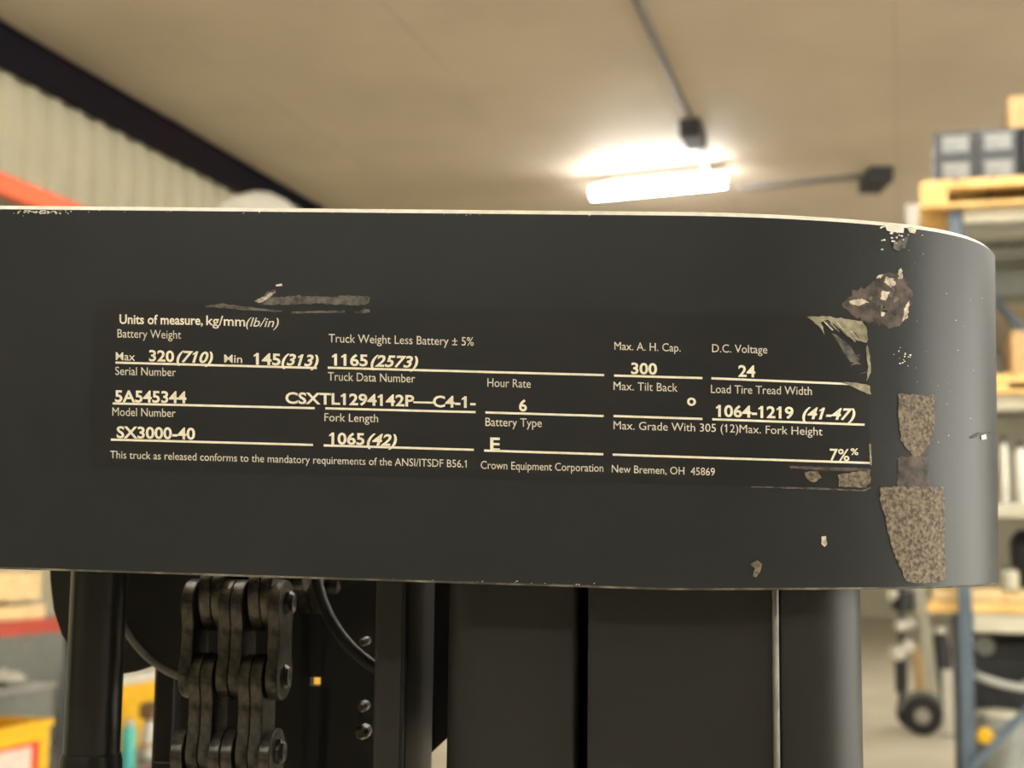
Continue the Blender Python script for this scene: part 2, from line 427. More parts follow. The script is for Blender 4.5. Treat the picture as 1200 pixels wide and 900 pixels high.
for a in [
    ('Units of measure,', 140.4, 379.4, 238, 380.8, 10.6, .02), ('kg/mm', 242, 381, 287.5, 382.5, 11, .012), ('(lb/in)', 288.5, 382.5, 327, 383.6, 10.5, .004, IT),
    ('Battery Weight', 138, 395.6, 212.5, 397.2, 9.8), ('Max', 136, 422, 158.5, 422.8, 9.2, .005), ('320', 175, 423, 204.4, 424, 12.3, BD),
    ('(710)', 207, 424, 250, 425.6, 12.6, BD, IT), ('Min', 263, 424.8, 284, 425.5, 9.2, .005), ('145', 297.5, 427, 329, 428, 12.8, BD), ('(313)', 330, 427.7, 373.7, 429.5, 12.8, BD, IT),
    ('Serial Number', 135.4, 439.4, 206.5, 441, 9.6), ('Truck Weight Less Battery ± 5%', 385.3, 401.2, 555.2, 405.3, 9.8),
    ('1165', 389.2, 428, 431.2, 429, 12.8, BD), ('(2573)', 434.4, 429.2, 490.3, 431, 12.8, BD, IT), ('Truck Data Number', 384.5, 445.9, 486.6, 448.5, 9.8),
    ('Hour Rate', 571.3, 453.2, 622, 454.6, 9.8), ('5A545344', 135, 470.8, 218.7, 472.4, 13, BD), ('CSXTL1294142P—C4-1-', 334.6, 472.6, 557.5, 477.9, 12.6, BD),
    ('6', 608.2, 481.5, 617.6, 481.8, 12.8, BD), ('Model Number', 132, 487.2, 206, 488.8, 9.6), ('SX3000-40', 137, 513, 229, 515, 13, BD),
    ('Fork Length', 380.4, 493.6, 443.3, 495, 9.4), ('1065', 386, 520.4, 427.3, 521.2, 13, BD), ('(42)', 430, 521.5, 465.4, 522.5, 12.8, BD, IT),
    ('Battery Type', 569, 499.2, 635, 500.6, 9.8), ('E', 574.5, 527.7, 586, 528, 14.5, BD),
    ('This truck as released conforms to the mandatory requirements of the ANSI/ITSDF B56.1', 129.4, 537, 547, 548, 8.8),
    ('Crown Equipment Corporation', 563.5, 549.4, 707, 553, 9.2), ('Max. A. H. Cap.', 720, 410, 797.6, 412.2, 9.2), ('300', 739.6, 438, 770, 438.8, 12.5, BD),
    ('Max. Tilt Back', 719, 457, 794, 459, 9.6), ('o', 805, 475, 815.5, 475.3, 13, BD), ('Max. Grade With 305 (12)', 719, 503, 865, 507, 9.4),
    ('Max. Fork Height', 866.4, 507.2, 963.5, 510.4, 9.4), ('New Bremen, OH  45869', 717, 553.6, 837.6, 557.4, 8.8), ('D.C. Voltage', 834.4, 412.8, 899, 414.4, 9.4),
    ('24', 865, 441.2, 885, 441.8, 12.8, BD), ('Load Tire Tread Width', 833, 460.6, 951, 463, 9.6), ('1064-1219', 838.9, 488, 929.6, 490.4, 13, BD),
    ('(41-47)', 939.8, 490.5, 1002, 492.2, 12.8, BD, IT), ('7%', 972, 539.6, 995, 540.2, 13.5, .012), ('%', 996.4, 533, 1005.5, 533.2, 7.5, .012)]:
    text(*a)
for a in [(135.6, 425, 371.5, 431.3), (384.3, 431, 708, 439.7), (132.3, 472.8, 369, 478.4), (381.5, 478.6, 557.5, 483.1), (569, 483.4, 707.4, 487.6),
          (130.3, 515.2, 367, 521.4), (379.4, 522, 555.4, 527.2), (567.4, 528, 707, 532.4), (719.6, 440.2, 823, 443.2), (719, 487.6, 823, 491),
          (718, 532.8, 1019, 542.6), (833.6, 443.4, 994, 450), (834.6, 491.4, 1012.8, 497.8)]:
    rule(*a)
# torn corners of the film and dirt under it
patch('torn_film', [(946, 371), (968, 371), (985, 373), (1010, 377), (1015, 384), (1016, 402), (1004, 399), (990, 391), (977, 380), (970, 375), (962, 378), (966, 392), (962, 386), (955, 379)], M['film'], plate, .00022, .8, label='crumpled yellowish torn film corner')
patch('torn_film', [(1016, 404), (1019, 418), (1020, 436), (1015, 447), (1017, 430), (1014, 410)], M['film'], plate, .00024, .6)
patch('torn_film', [(985, 448), (998, 448), (1008, 450), (1019, 452), (1020, 463), (1008, 458), (998, 453)], M['film'], plate, .00024, .6)
patch('torn_film', [(975, 390), (990, 400), (1003, 415), (1008, 428), (996, 424), (985, 408)], M['scrape'], plate, .00015, 1)
patch('dirt_smudge', [(982, 556), (1019, 551), (1020, 566), (1014, 572), (982, 570)], M['residue'], plate, .00022, .8)
patch('dirt_smudge', [(943, 553), (958, 552), (962, 560), (955, 565), (945, 562)], M['residue'], plate, .00022, .8)
patch('dirt_smudge', [(925, 546), (1018, 549), (1018, 553), (960, 551), (926, 549)], M['primer'], plate, .00016, .6)
patch('film_edge', [(880, 570), (960, 571.5), (1010, 574), (1019, 571), (1020.5, 572), (1012, 576), (950, 573.5), (880, 571.2)], M['scrape'], plate, .00025, .3)
patch('film_edge', [(1018, 520), (1020, 520), (1021, 545), (1019, 545)], M['film'], plate, .00025, .3)
rnd = random.Random(11)  # thin strips below colour in streaky highlights on the torn film
for k in range(9):
    u, v = 962 + k*5.5 + rnd.uniform(-2, 2), 374 + k*2.2 + rnd.uniform(-2, 3); L_ = rnd.uniform(8, 20)
    patch('film_streak', [(u, v), (u + 2, v - .6), (u + L_*.75, v + L_*.62), (u + L_*.7, v + L_*.68)], [M['chip'], M['scrape'], M['film']][k % 3], plate, .0003, .3, seed=60 + k)
for k in range(5):
    u, v = 985 + rnd.uniform(0, 22), 408 + rnd.uniform(0, 30); L_ = rnd.uniform(5, 12)
    patch('film_streak', [(u, v), (u + L_, v - L_*.3), (u + L_, v - L_*.3 + 1.4), (u, v + 1.2)], M['scrape'], plate, .0003, .4, seed=80 + k)
# wear on the crossbar skin
patch('tape_residue', [(1052, 461), (1070, 463), (1095, 463), (1096, 490), (1092, 515), (1078, 535), (1070, 535), (1056, 518), (1052, 490)], M['residue'], bar, .00015, 1.2, label='rough brown patch of old tape glue')
patch('tape_residue', [(1031, 571), (1070, 570), (1105, 571), (1106, 620), (1107, 660), (1107, 681), (1074, 684), (1062, 681), (1050, 655), (1042, 630), (1036, 600), (1031, 588)], M['residue'], bar, .00015, 1.2, label='rough brown patch of old tape glue reaching the lower edge')
patch('glue_stain', [(1052, 536), (1088, 534), (1090, 570), (1052, 570)], M['primer'], bar, .00008, 1.5)
patch('paint_scrape', [(988, 355), (1000, 342), (1015, 336), (1028, 327), (1040, 320), (1052, 322), (1062, 330), (1068, 345), (1066, 362), (1058, 378), (1046, 386), (1030, 380), (1010, 376), (995, 368)], M['primer'], bar, .00012, 2.5, label='brown primer showing through scraped paint')
for i, pl in enumerate([[(995, 353), (1008, 350), (1018, 354), (1008, 358), (996, 357)], [(1038, 325), (1047, 327), (1050, 334), (1043, 337), (1036, 331)], [(1034, 340), (1042, 343), (1038, 352), (1031, 350)],
                        [(1060, 360), (1065, 352), (1063, 372), (1057, 377)], [(1033, 366), (1038, 367), (1035, 372), (1031, 370)], [(1028, 323), (1035, 322), (1033, 326), (1027, 326)], [(1052, 318), (1056, 314), (1058, 326), (1053, 328)]]):
    patch('paint_chip', pl, M['chip'], bar, .0002, .9, dens=1.4, seed=i + 3)
for k in range(16):
    u, v = rnd.gauss(1034, 14), rnd.gauss(355, 13); r1, r2 = rnd.uniform(1.5, 6), rnd.uniform(1.2, 4)
    patch('paint_chip', [(u - r1, v), (u, v - r2), (u + r1, v - r2*.3), (u + r1*.4, v + r2)], [M['void'], M['scrape'], M['primer'], M['residue']][k % 4], bar, .00016 + k*.000004, .8, dens=1.4, seed=90 + k)
patch('paint_chip', [(1037, 263), (1052, 264), (1060, 268), (1058, 274), (1048, 273), (1038, 270)], M['edge'], bar, .0002, 1.0, seed=21)
patch('paint_chip', [(1046, 284), (1056, 281), (1063, 277), (1060, 290), (1052, 294), (1046, 292)], M['scrape'], bar, .0002, 1.2, seed=22)
patch('paint_chip', [(1062, 266), (1074, 268), (1072, 274), (1066, 273)], M['chip'], bar, .0002, 1.0, seed=23)
patch('paint_chip', [(1136, 512), (1146, 507), (1160, 506), (1160, 508), (1147, 510), (1140, 514)], M['void'], bar, .0002, .4, seed=24)
patch('paint_chip', [(1149, 510), (1154, 509), (1155, 514), (1150, 515)], M['edge'], bar, .00022, .5, seed=25)
patch('paint_chip', [(962, 629), (968, 628), (969, 638), (966, 641), (962, 637)], M['chip'], bar, .0002, .5, seed=26)
patch('paint_chip', [(879, 661), (888, 656), (893, 661), (890, 670), (886, 677), (881, 675), (884, 667)], M['residue'], bar, .0002, .7, seed=27)
patch('paint_scrape', [(299, 354), (303, 349), (310, 347), (314, 341), (322, 340), (324, 343), (318, 348), (322, 349), (350, 346), (378, 348), (412, 346), (434, 348), (432, 356), (420, 358), (396, 357), (370, 356), (340, 357), (318, 357), (305, 357)], M['scrape'], bar, .00013, .9, label='grey scrape in the paint above the data plate', seed=31)
patch('paint_chip', [(299, 353), (304, 350), (312, 347), (318, 343), (323, 342), (318, 347), (312, 352), (304, 355)], M['chip'], bar, .0002, .6, dens=1.4, seed=32)
patch('paint_chip', [(323, 334), (330, 332.5), (331, 335), (324, 336)], M['edge'], bar, .0002, .3, seed=33)
patch('paint_scrape', [(240, 358), (262, 356), (300, 361), (330, 364), (330, 366), (296, 364), (262, 361), (242, 360)], M['scrape'], bar, .00016, .7, seed=34)
patch('paint_scrape', [(342, 365), (404, 364), (404, 366.5), (342, 367.5)], M['scrape'], bar, .00016, .3, seed=35)
patch('paint_scrape', [(415, 365), (424, 363), (433, 362), (434, 366), (418, 367.5)], M['scrape'], bar, .00016, .6, seed=36)
# specks along the rubbed edges, too small to pick apart: one part
def specks():
    V, Fc = [], []
    rnd = random.Random(5)
    def one(u, v, r, off=.0002):
        n = len(V); k = rnd.randint(4, 6)
        for i in range(k):
            a = 2*math.pi*i/k; q = r * rnd.uniform(.5, 1.3)
            s_, t_ = px2st(u + q*1.3*math.cos(a), v - q*.8*math.sin(a))
            V.append(bpt(s_, max(tb(s_) + .0006, min(TT - .0013, t_)), off))
        Fc.append(tuple(range(n, n + k)))
    for _ in range(60): one(rnd.gauss(48, 16), 247 + abs(rnd.gauss(0, 2)), rnd.uniform(.5, 1.3))
    for _ in range(170):
        u = rnd.uniform(0, 700); one(u, 242.5 + .0085*u + abs(rnd.gauss(0, 2.2)), rnd.uniform(.3, .9))
    for _ in range(90):
        u = rnd.uniform(640, 1060); one(u, 247 + (u-640)*.012 + max(0, u-900)*.055 + abs(rnd.gauss(0, 2)), rnd.uniform(.3, .9))
    for _ in range(26): one(rnd.gauss(1050, 9), rnd.gauss(274, 7), rnd.uniform(.6, 1.8))
    for _ in range(16): one(rnd.gauss(1058, 6), rnd.gauss(418, 8), rnd.uniform(.4, 1.2))
    for _ in range(30): one(rnd.uniform(1065, 1150), rnd.uniform(285, 520), rnd.uniform(.2, .5))
    for _ in range(70):
        u = rnd.uniform(430, 700); one(u, 666 + .03*u*.85 + 3.5 - abs(rnd.gauss(0, 1.3)), rnd.uniform(.4, 1.1))
    return V, Fc
o = obj('edge_specks', specks(), M['edge'], bar); o['kind'] = 'stuff'

# --- mast members hanging below the bar (x from pixels on the plane dy behind the bar skin)
def xs(u0, u1, dy, v=790): return pm(u0, v, dy)[0], pm(u1, v, dy)[0]
ZTOP = OB.z + TT - .012
def member(name, u0, u1, dy, dep, m, z0=.06, z1=None, bevel=.002, seg=2, label=None):
    a, b = xs(u0, u1, dy)
    return obj(name, box(a, b, dy, dy + dep, z0, z1 or ZTOP), m, mast, bevel=bevel, seg=seg, label=label)
def round_rail(name, u0, u1, dy, dep, rad_r, rad_l, m, label=None):
    a, b = xs(u0, u1, dy); poly = []
    for k in range(9):
        q = math.pi/2 * k/8; poly.append((a + rad_l*(1-math.sin(q)), dy + rad_l*(1-math.cos(q))))
    poly = poly[::-1]
    for k in range(9):
        q = math.pi/2 * k/8; poly.append((b - rad_r*(1-math.sin(q)), dy + rad_r*(1-math.cos(q))))
    poly += [(b, dy + dep), (a, dy + dep)]
    n = len(poly); V = [(x, y, .06) for x, y in poly] + [(x, y, ZTOP) for x, y in poly]
    Fc = [tuple(range(n)), tuple(range(2*n-1, n-1, -1))] + [(i, (i+1) % n, (i+1) % n + n, i + n) for i in range(n)]
    return obj(name, (V, Fc), m, mast, smooth=True, label=label)
round_rail('outer_rail', 914, 1021, .012, .06, .014, .001, M['mast'])
member('rail_edge', 906, 914, .0115, .05, M['steel_edge'], bevel=.0008, label='rubbed pale steel edge')
member('rail_flange', 689, 906, .013, .045, M['mast'], bevel=0)
round_rail('inner_rail', 520, 678, .016, .06, .002, .009, M['mast'])
member('rail_gap_filler', 640, 760, .062, .004, M['void'], bevel=0)  # dark plate added to stop bright background showing through the rail slot
# web plate with a slanted lower edge
poly = [pm(470, 640, .085), pm(556, 640, .085), pm(556, 830, .085), pm(538, 852, .085), pm(478, 908, .085), pm(470, 914, .085)]
obj('web_plate', prism(poly, .085, .091), M['void'], mast)
member('flange_bar', 438, 473, .03, .05, M['mast'], bevel=.001)
member('flange_edge', 470, 477, .0295, .05, M['mast'], bevel=.0012)
# hydraulic cylinder with its collar
a, b = xs(67, 131, .055); xc, rr = (a + b)/2, (b - a)/2
zc = pm(100, 887, .055)[1]
obj('lift_cylinder', tube([(xc, .055 + rr, zc - .01), (xc, .055 + rr, ZTOP - .01)], rr, 32), M['black'], mast, smooth=True)
obj('cylinder_barrel', lathe([(rr*1.10, .06), (rr*1.10, zc - .002), (rr*1.04, zc), (rr*.9, zc)], (xc, .055 + rr, 0), 'z', 32), M['black'], mast, smooth=True)
# rounded bracket plate behind the cylinder
poly = [pm(*p, .10) for p in [(57, 640), (58, 680), (62, 715), (72, 745), (90, 772), (112, 787), (133, 792), (160, 787), (190, 776), (200, 640)]]
obj('bracket_plate', prism(poly[::-1], .10, .106), M['void'], mast, bevel=.0006)
# hose pulley
px_, pz_ = pm(258, 672, .085); rad = abs(pm(258, 672, .085)[0] - pm(136, 672, .085)[0])
arc = [(px_ - rad*math.cos(q), pz_ - rad*math.sin(q)) for q in [math.radians(d) for d in range(-40, 96, 4)]]
obj('pulley_guard', prism((arc + [(px_, pz_ + rad*.6)])[::-1], .082, .088), M['void'], mast)
obj('guard_rim_highlight', tube([(x, .082, z) for x, z in arc], .0011, 8), M['steel_edge'], mast, smooth=True)  # pale rim tube puts the edge highlight into colour
px2_, pz2_ = pm(520, 650, .092); rad2 = abs(px2_ - pm(372, 650, .092)[0])
obj('hose', tube([(px2_ - rad2*math.cos(q), .088, pz2_ - rad2*math.sin(q)) for q in [math.radians(d) for d in range(-20, 84, 4)]], .0018, 12), M['void'], mast, smooth=True)
# back plate behind the chain, with a slot
def bp(u0, u1, v0, v1, dy=.115, th=.006):
    x0, z1 = pm(u0, v0, dy); x1, z0 = pm(u1, v1, dy); return box(x0, x1, dy, dy + th, z0, z1)
obj('chain_back_plate', join(bp(188, 356, 640, 1050), bp(356, 380, 640, 794), bp(356, 380, 804, 1050), bp(380, 440, 640, 1050)), M['void'], mast)
x0, z1 = pm(188, 770, .10); x1, z0 = pm(206, 893, .10)
obj('chain_guard', box(x0, x1, .096, .104, z0, z1), M['void'], mast, bevel=.001)
# grease lumps and bolts between chain and flange
for (u, v, rr_) in [(427, 752, 5), (425, 828, 6), (425, 858, 8)]:
    x, z = pm(u, v, .075)
    obj('bolt', lathe([(rr_*.00026*.6, -.003), (rr_*.00026, -.001), (rr_*.00026, .004)], (x, .075, z), 'y', 8), M['chain'], mast)
# --- leaf chain
CY = .062
chx, chz = pm(273, 707, CY - .007)
PITCHC = chz - pm(273, 795, CY - .007)[1]
chain = obj('leaf_chain', join(tube([(chx - .0005, CY, chz + PITCHC), (chx + .0005, CY, chz + PITCHC)], .002, 12)), M['chain'], mast, label='dark oily leaf chain')
LEAN = -.0007
def leaf():
    RZ_, RY, W = PITCHC * .31, PITCHC * .45, PITCHC * .37
    out = []
    for k in range(13):
        q = math.radians(-80 + 160 * k / 12); out.append((RY * math.sin(q), RZ_ * math.cos(q)))
    side = [(RY, -.05*PITCHC), (W, -.30*PITCHC), (W*.97, -.5*PITCHC), (W, -.70*PITCHC), (RY, -.95*PITCHC)]
    up = out
    dn = [(-x, -PITCHC - y) for x, y in out]
    poly = up + side + dn + [(-x, -PITCHC - y) for x, y in side]
    n = len(poly); T = .00335 / 2
    V = [(-T, y, z) for y, z in poly] + [(T, y, z) for y, z in poly]
    Fc = [tuple(range(n)), tuple(range(2*n-1, n-1, -1))] + [(i, (i+1) % n, (i+1) % n + n, i + n) for i in range(n)]
    return V, Fc
PP = .00346
lf = pn = None
for row in range(-3, 55):
    z = chz - row * PITCHC; xo = chx + min(row, 6) * LEAN; bk = 0; yo = CY
    if row < 0:                         # the chain bends back over its sheave
        bk = math.radians((-55, -90, -115)[-row - 1]); yo = CY; z = chz
        for q in range(-row):
            an = math.radians((55, 90, 115)[q]); yo += PITCHC * math.sin(an); z += PITCHC * math.cos(an)
    for p in ((0, 3, 4, 7) if row % 2 == 0 else (1, 2, 5, 6)):
        loc = (xo + (p - 3.5) * PP + LEAN/2, yo, z)
        if lf is None: lf = obj('link_plate', leaf(), M['chain'], chain, loc, bevel=.0004); lf.rotation_euler = (bk, 0, 0)
        else: share('link_plate', lf, chain, loc, (bk, 0, 0))
    for nm in ('pin',):
        if pn is None:
            hw = 4.0 * PP + .0007; r_ = PITCHC * .17
            pn = obj('pin', lathe([(r_*.7, -hw - .001), (r_, -hw), (r_, hw), (r_*.75, hw + .001), (r_*.3, hw + .0004)], (0, 0, 0), 'x', 20), M['chain'], chain, (xo, yo, z), smooth=True)
        else: share('pin', pn, chain, (xo, yo, z))
zend = chz - 55 * PITCHC
obj('chain_anchor', join(box(chx + 6*LEAN - .016, chx + 6*LEAN + .016, CY - .008, CY + .008, zend - .03, zend + .02)), M['mast'], mast, bevel=.002)
obj('anchor_rod', tube([(chx + 6*LEAN, CY, .05), (chx + 6*LEAN, CY, zend - .03)], .007, 12), M['chain'], mast, smooth=True)
# counterparts out of frame and the foot of the mast
a, b = X0 - .06, X0
obj('far_rail', box(-.36, -.26, .012, .075, .06, ZTOP), M['mast'], mast, bevel=.004)
obj('mast_foot', box(-.40, .16, -.01, .14, 0, .06), M['mast'], mast, bevel=.006)

# ------------------------------------------------------------------ right pallet rack
class Fr:
    def __init__(s, p): s.o = Vector((p.x, p.y, 0))
    def px(s, u, v, y):
        d = ray(u, v); o = EYE - s.o
        dx, dy = d.dot(NV), d.dot(UV); ox, oy = o.dot(NV), o.dot(UV)
        l = (y - oy) / dy; return ox + l*dx, EYE.z + l*d.z
RR = Fr(at_depth(1129, 635, 7.2))
def place(fr, x, y, z=0): p = fr.o + NV*x + UV*y; return (p.x, p.y, z)
def rack(name, fr, label, x_ups, levels, beam_mat, up_mat, depth=1.1, H=4.2):
    t = thing(name, label, 'pallet rack', tuple(fr.o), RZ)
    for xu in x_ups:
        for yy in (0, depth):
            obj('upright', join(box(xu-.033, xu+.033, yy-.035, yy+.035, .01, H), box(xu-.06, xu+.06, yy-.06, yy+.06, 0, .012)), up_mat, t, bevel=.004)
        zz = .25; k = 0
        while zz + .7 < H:
            y0_, y1_ = (0, depth) if k % 2 == 0 else (depth, 0)
            obj('brace', tube([(xu, y0_, zz), (xu, y1_, zz + .7)], .018, 6), up_mat, t); zz += .7; k += 1
    for i in range(len(x_ups) - 1):
        for z0, z1 in levels:
            for yy in (0, depth):
                obj('beam', box(x_ups[i]+.04, x_ups[i+1]-.04, yy-.03, yy+.03, z0, z1), beam_mat, t, bevel=.004)
    return t
def lv(v0, v1, fr=RR, u=1165, y=-.03):
    return fr.px(u, v1, y)[1], fr.px(u, v0, y)[1]
L1, L2, L3, L4 = lv(243, 259), lv(462, 480), lv(590, 606), lv(721, 741)
rk = rack('pallet_rack', RR, 'blue upright pallet rack with cream beams loaded with pallets and crates', (0, 2.6), (L1, L2, L3, L4), M['cream_beam'], M['blue'], H=L1[1] - .003)
# steel decks on the beams (parts of the rack)
for z0, z1 in (L1, L2, L3, L4):
    obj('deck', box(.03, 2.57, .03, 1.07, z1 - .03, z1 - .004), M['pgrey'], rk)
# diagonal braces seen across the front opening
for (ua, va, ub, vb, y) in [(1135, 320, 1215, 405, .55), (1138, 900, 1215, 820, -.06)]:
    xa, za = RR.px(ua, va, y); xb, zb_ = RR.px(ub, vb, y)
    d_ = Vector((xb-xa, 0, zb_-za)) * (3.2 if va > 700 else 2.0)
    obj('brace', tube([(xa, y, za), (xa + d_.x, y, za + d_.z)], .022, 8), M['blue'], rk, smooth=True)
# pallets
def pallet(fr, x, y, z, L, D, h, label, mm, group=None, rz=0):
    t = thing('wooden_pallet', label, 'pallet', place(fr, x, y, z), RZ + rz, group)
    for k in range(7):
        xx = k * L / 7; obj('deck_board', box(xx + .008, xx + L/7 - .008, 0, D, h - .022, h), mm, t)
    for yy in (0, D/2 - .04, D - .08): obj('stringer', box(0, L, yy, yy + .08, h - .045, h - .022), mm, t)
    for xx in (0, L/2 - .07, L - .14):
        for yy in (0, D/2 - .04, D - .08): obj('block', box(xx, xx + .14, yy, yy + .08, .02, h - .045), mm, t)
    for yy in (0, D/2 - .04, D - .08): obj('bottom_board', box(0, L, yy, yy + .08, 0, .02), mm, t)
    return t
xl, _ = RR.px(1078, 225, -.1)
HP = RR.px(1130, 210, -.1)[1] - L1[1]
pallet(RR, xl, -.10, L1[1] + .002, 1.3, 1.2, HP, 'yellow wooden pallet on the top rack level under black crates', M['wood_y'])
# black crates, two by two
zc0 = L1[1] + HP + .004
def crate(fr, x, y, z, w, d, h, label, group, panel):
    t = thing('black_crate', label, 'crate', place(fr, x, y, z), RZ, group); DK = M['crate']
    wl_ = .012
    obj('base', box(0, w, 0, d, 0, .012), DK, t)
    obj('side', box(0, wl_, 0, d, .012, h), DK, t); obj('side', box(w-wl_, w, 0, d, .012, h), DK, t)
    obj('side', box(wl_, w-wl_, 0, wl_, .012, h), DK, t); obj('side', box(wl_, w-wl_, d-wl_, d, .012, h), DK, t)
    obj('rim', box(-.006, w+.006, -.006, .0, h-.02, h), DK, t, bevel=.002); obj('rim', box(-.006, w+.006, d, d+.006, h-.02, h), DK, t, bevel=.002)
    obj('lid', box(.004, w-.004, .004, d-.004, h, h+.006), DK, t)
    obj('label_panel', box(w*.20, w*.86, -.003, 0, h*.22, h*.84), panel, t, label='pale grey front panel')
    for s in (.12, .9): obj('rib', box(w*s-.008, w*s+.008, -.008, 0, .01, h-.02), DK, t)
    return t
cx0, _ = RR.px(1095, 180, 0); cw = RR.px(1142, 180, 0)[0] - cx0; chh = (RR.px(1140, 155, 0)[1] - zc0) / 2
for i in range(2):
    for k in range(2):
        crate(RR, cx0 + i*(cw + .012), .0, zc0 + k*(chh + .008), cw, .5, chh - .002,
              ['black crate at the pallet end, under another crate', 'black crate on top of the crate at the pallet end',
               'lower black crate between the end crate and the plain black bin', 'upper black crate next to the cardboard box'][i*2 + k],
              'black crates on the top pallet', M['panel'])
bx = cx0 + 2*(cw + .012) + .01
t = thing('black_bin', 'plain tall black bin beside the crates, under a cardboard box', 'bin', place(RR, bx, 0, zc0), RZ)
hb = RR.px(1195, 149, 0)[1] - zc0
obj('body', box(0, .4, 0, .45, 0, hb - .03), M['dark'], t, bevel=.01); obj('rim', box(-.008, .408, -.008, .458, hb - .03, hb - .002), M['dark'], t, bevel=.004)
t = thing('cardboard_box', 'tan cardboard box on top of the plain black bin', 'box', place(RR, RR.px(1181, 130, 0.02)[0], .02, zc0 + hb), RZ)
hh = RR.px(1190, 112, 0)[1] - zc0 - hb
obj('carton', box(0, .36, 0, .36, 0, hh), M['card'], t, bevel=.004)
obj('flap', box(.002, .178, .0, .36, hh, hh + .004), M['card'], t); obj('flap', box(.182, .358, 0, .36, hh, hh + .004), M['card'], t)
obj('tape', box(.15, .21, -.001, .361, hh + .004, hh + .005), M['wood'], t)
# rear rack row behind, carrying the wrapped carton
R2 = Fr(at_depth(978, 635, place(RR, 0, 1.75)[1] + .2))
hgt = R2.px(1075, 300, 0)[1]
rk2 = rack('pallet_rack', R2, 'second pallet rack with cream beams standing behind the loaded rack', (0.0, 3.0), ((hgt - .09, hgt),), M['cream_beam'], M['blue'], H=hgt + .05)
obj('deck', box(.03, 2.97, .03, 1.07, hgt - .03, hgt - .004), M['pgrey'], rk2)
xq, zq = R2.px(1061, 235, .02); xq2, zq2 = R2.px(1090, 232, .02)
t = thing('wrapped_carton', 'tan carton with a white wrapped end on the rear rack', 'box', place(R2, xq, .02, hgt + .002), RZ)
obj('carton', box(.1, xq2 - xq + .25, 0, .5, 0, zq2 - hgt), M['card'], t, bevel=.006)
obj('white_wrap', box(0, .1, -.004, .504, 0, zq2 - hgt - .03), M['white'], t, bevel=.02, label='white plastic wrapped end')
# level 2: second pallet with a carton; dark cartons above
pallet(RR, .10, -.08, L2[1] + .002, 1.2, 1.1, RR.px(1185, 438, -.08)[1] - L2[1], 'yellow wooden pallet on the middle rack level below the brown carton', M['wood_y'])
zp = RR.px(1185, 438, -.08)[1] + .004
xx, _ = RR.px(1186, 420, .0)
t = thing('brown_carton', 'brown carton on the middle level pallet', 'box', place(RR, xx, .0, zp), RZ)
h_ = RR.px(1190, 388, 0)[1] - zp
obj('carton', box(0, .5, 0, .5, 0, h_), M['card'], t, bevel=.005); obj('tape', box(.22, .28, -.001, .501, h_, h_ + .002), M['wood'], t)
xx, _ = RR.px(1150, 420, .3)
t = thing('grey_parts_bin', 'grey parts bin behind the brown carton on the pallet', 'bin', place(RR, xx, .55, zp), RZ)
obj('body', box(0, .6, 0, .4, 0, .16), M['pgrey'], t, bevel=.01); obj('rim', box(-.01, .61, -.01, .41, .16, .18), M['pgrey'], t, bevel=.004)
# long dark profiles lying on the upper beams, seen under the top pallet
for k, (v0, v1, mm, yy, lab) in enumerate([(262, 275, 'lgrey', .25, 'light grey metal tray hung below the top rack level'), (289, 303, 'pgrey', .45, 'olive grey metal tray hung below the light grey one'), (318, 346, 'pgrey', .7, 'wide dark grey metal tray lowest under the top level')]):
    z0, z1 = lv(v0, v1, y=yy)
    t = thing('metal_tray', lab, 'tray', place(RR, .05, yy, z0), RZ)
    obj('pan', box(0, 2.4, 0, .3, 0, .012), M[mm], t); obj('lip', box(0, 2.4, -.006, .006, 0, z1 - z0), M[mm], t, bevel=.003); obj('lip', box(0, 2.4, .294, .306, 0, z1 - z0), M[mm], t, bevel=.003)
    for xh in (.05, 2.35): obj('hanger', box(xh-.01, xh+.01, .14, .16, 0.01, L1[0] - z0 + .02), M['pgrey'], t)
# level 3 (short): white bottles; dark canister and barrel below
for u0, u1, v0, v1, lab in [(1171, 1181, 512, 590, 'tall white bottle on the short rack level next to the upright'), (1188, 1204, 518, 590, 'wide white bottle on the short rack level')]:
    x0, zt = RR.px(u0, v0, .12); x1, _ = RR.px(u1, v0, .12); rr_ = (x1-x0)/2; h_ = zt - L3[1]
    t = thing('white_bottle', lab, 'bottle', place(RR, (x0+x1)/2, .12, L3[1] + .001), RZ)
    obj('body', lathe([(rr_*.95, 0), (rr_, .01), (rr_, h_*.78), (rr_*.5, h_*.9)], (0, 0, 0), 'z', 20), M['white'], t, smooth=True)
    obj('cap', lathe([(rr_*.5, h_*.9), (rr_*.52, h_), (rr_*.4, h_ + .004)], (0, 0, 0), 'z', 16), M['dark'], t, smooth=True)
# level 4: timbers
xt, _ = RR.px(1086, 705, .05); zt0 = L4[1] + .003; ht = (RR.px(1160, 690, .05)[1] - zt0) / 2
for k in range(2):
    for j in range(4):
        t = tag(obj('timber', box(0, 2.2, 0, .13, 0, ht - .004), [M['wood_y'], M['wood']][(k + j) % 2], None, place(RR, xt + .03*k + .02*j, 0.05 + j*.16, zt0 + k*ht), bevel=.006),
                ['lower', 'upper'][k] + ' layer yellow timber lying across the low rack level', 'timber', 'timbers on the low rack level ' + ['lower', 'upper'][k]); t.rotation_euler = (0, 0, RZ)
zt = zt0 + 2*ht
t = thing('tan_canister', 'short tan canister standing on the timbers', 'canister', place(RR, RR.px(1183, 670, .05)[0], .05, zt), RZ)
obj('body', lathe([(.042, 0), (.046, .005), (.046, .085), (.03, .1)], (0, 0, 0), 'z', 20), M['cream_beam'], t, smooth=True)
obj('lid', lathe([(.032, .1), (.032, .115)], (0, 0, 0), 'z', 16), M['dark'], t)
t = thing('black_motor', 'black round motor on the timbers behind the tan canister', 'motor', place(RR, RR.px(1190, 640, .3)[0], .3, zt), RZ)
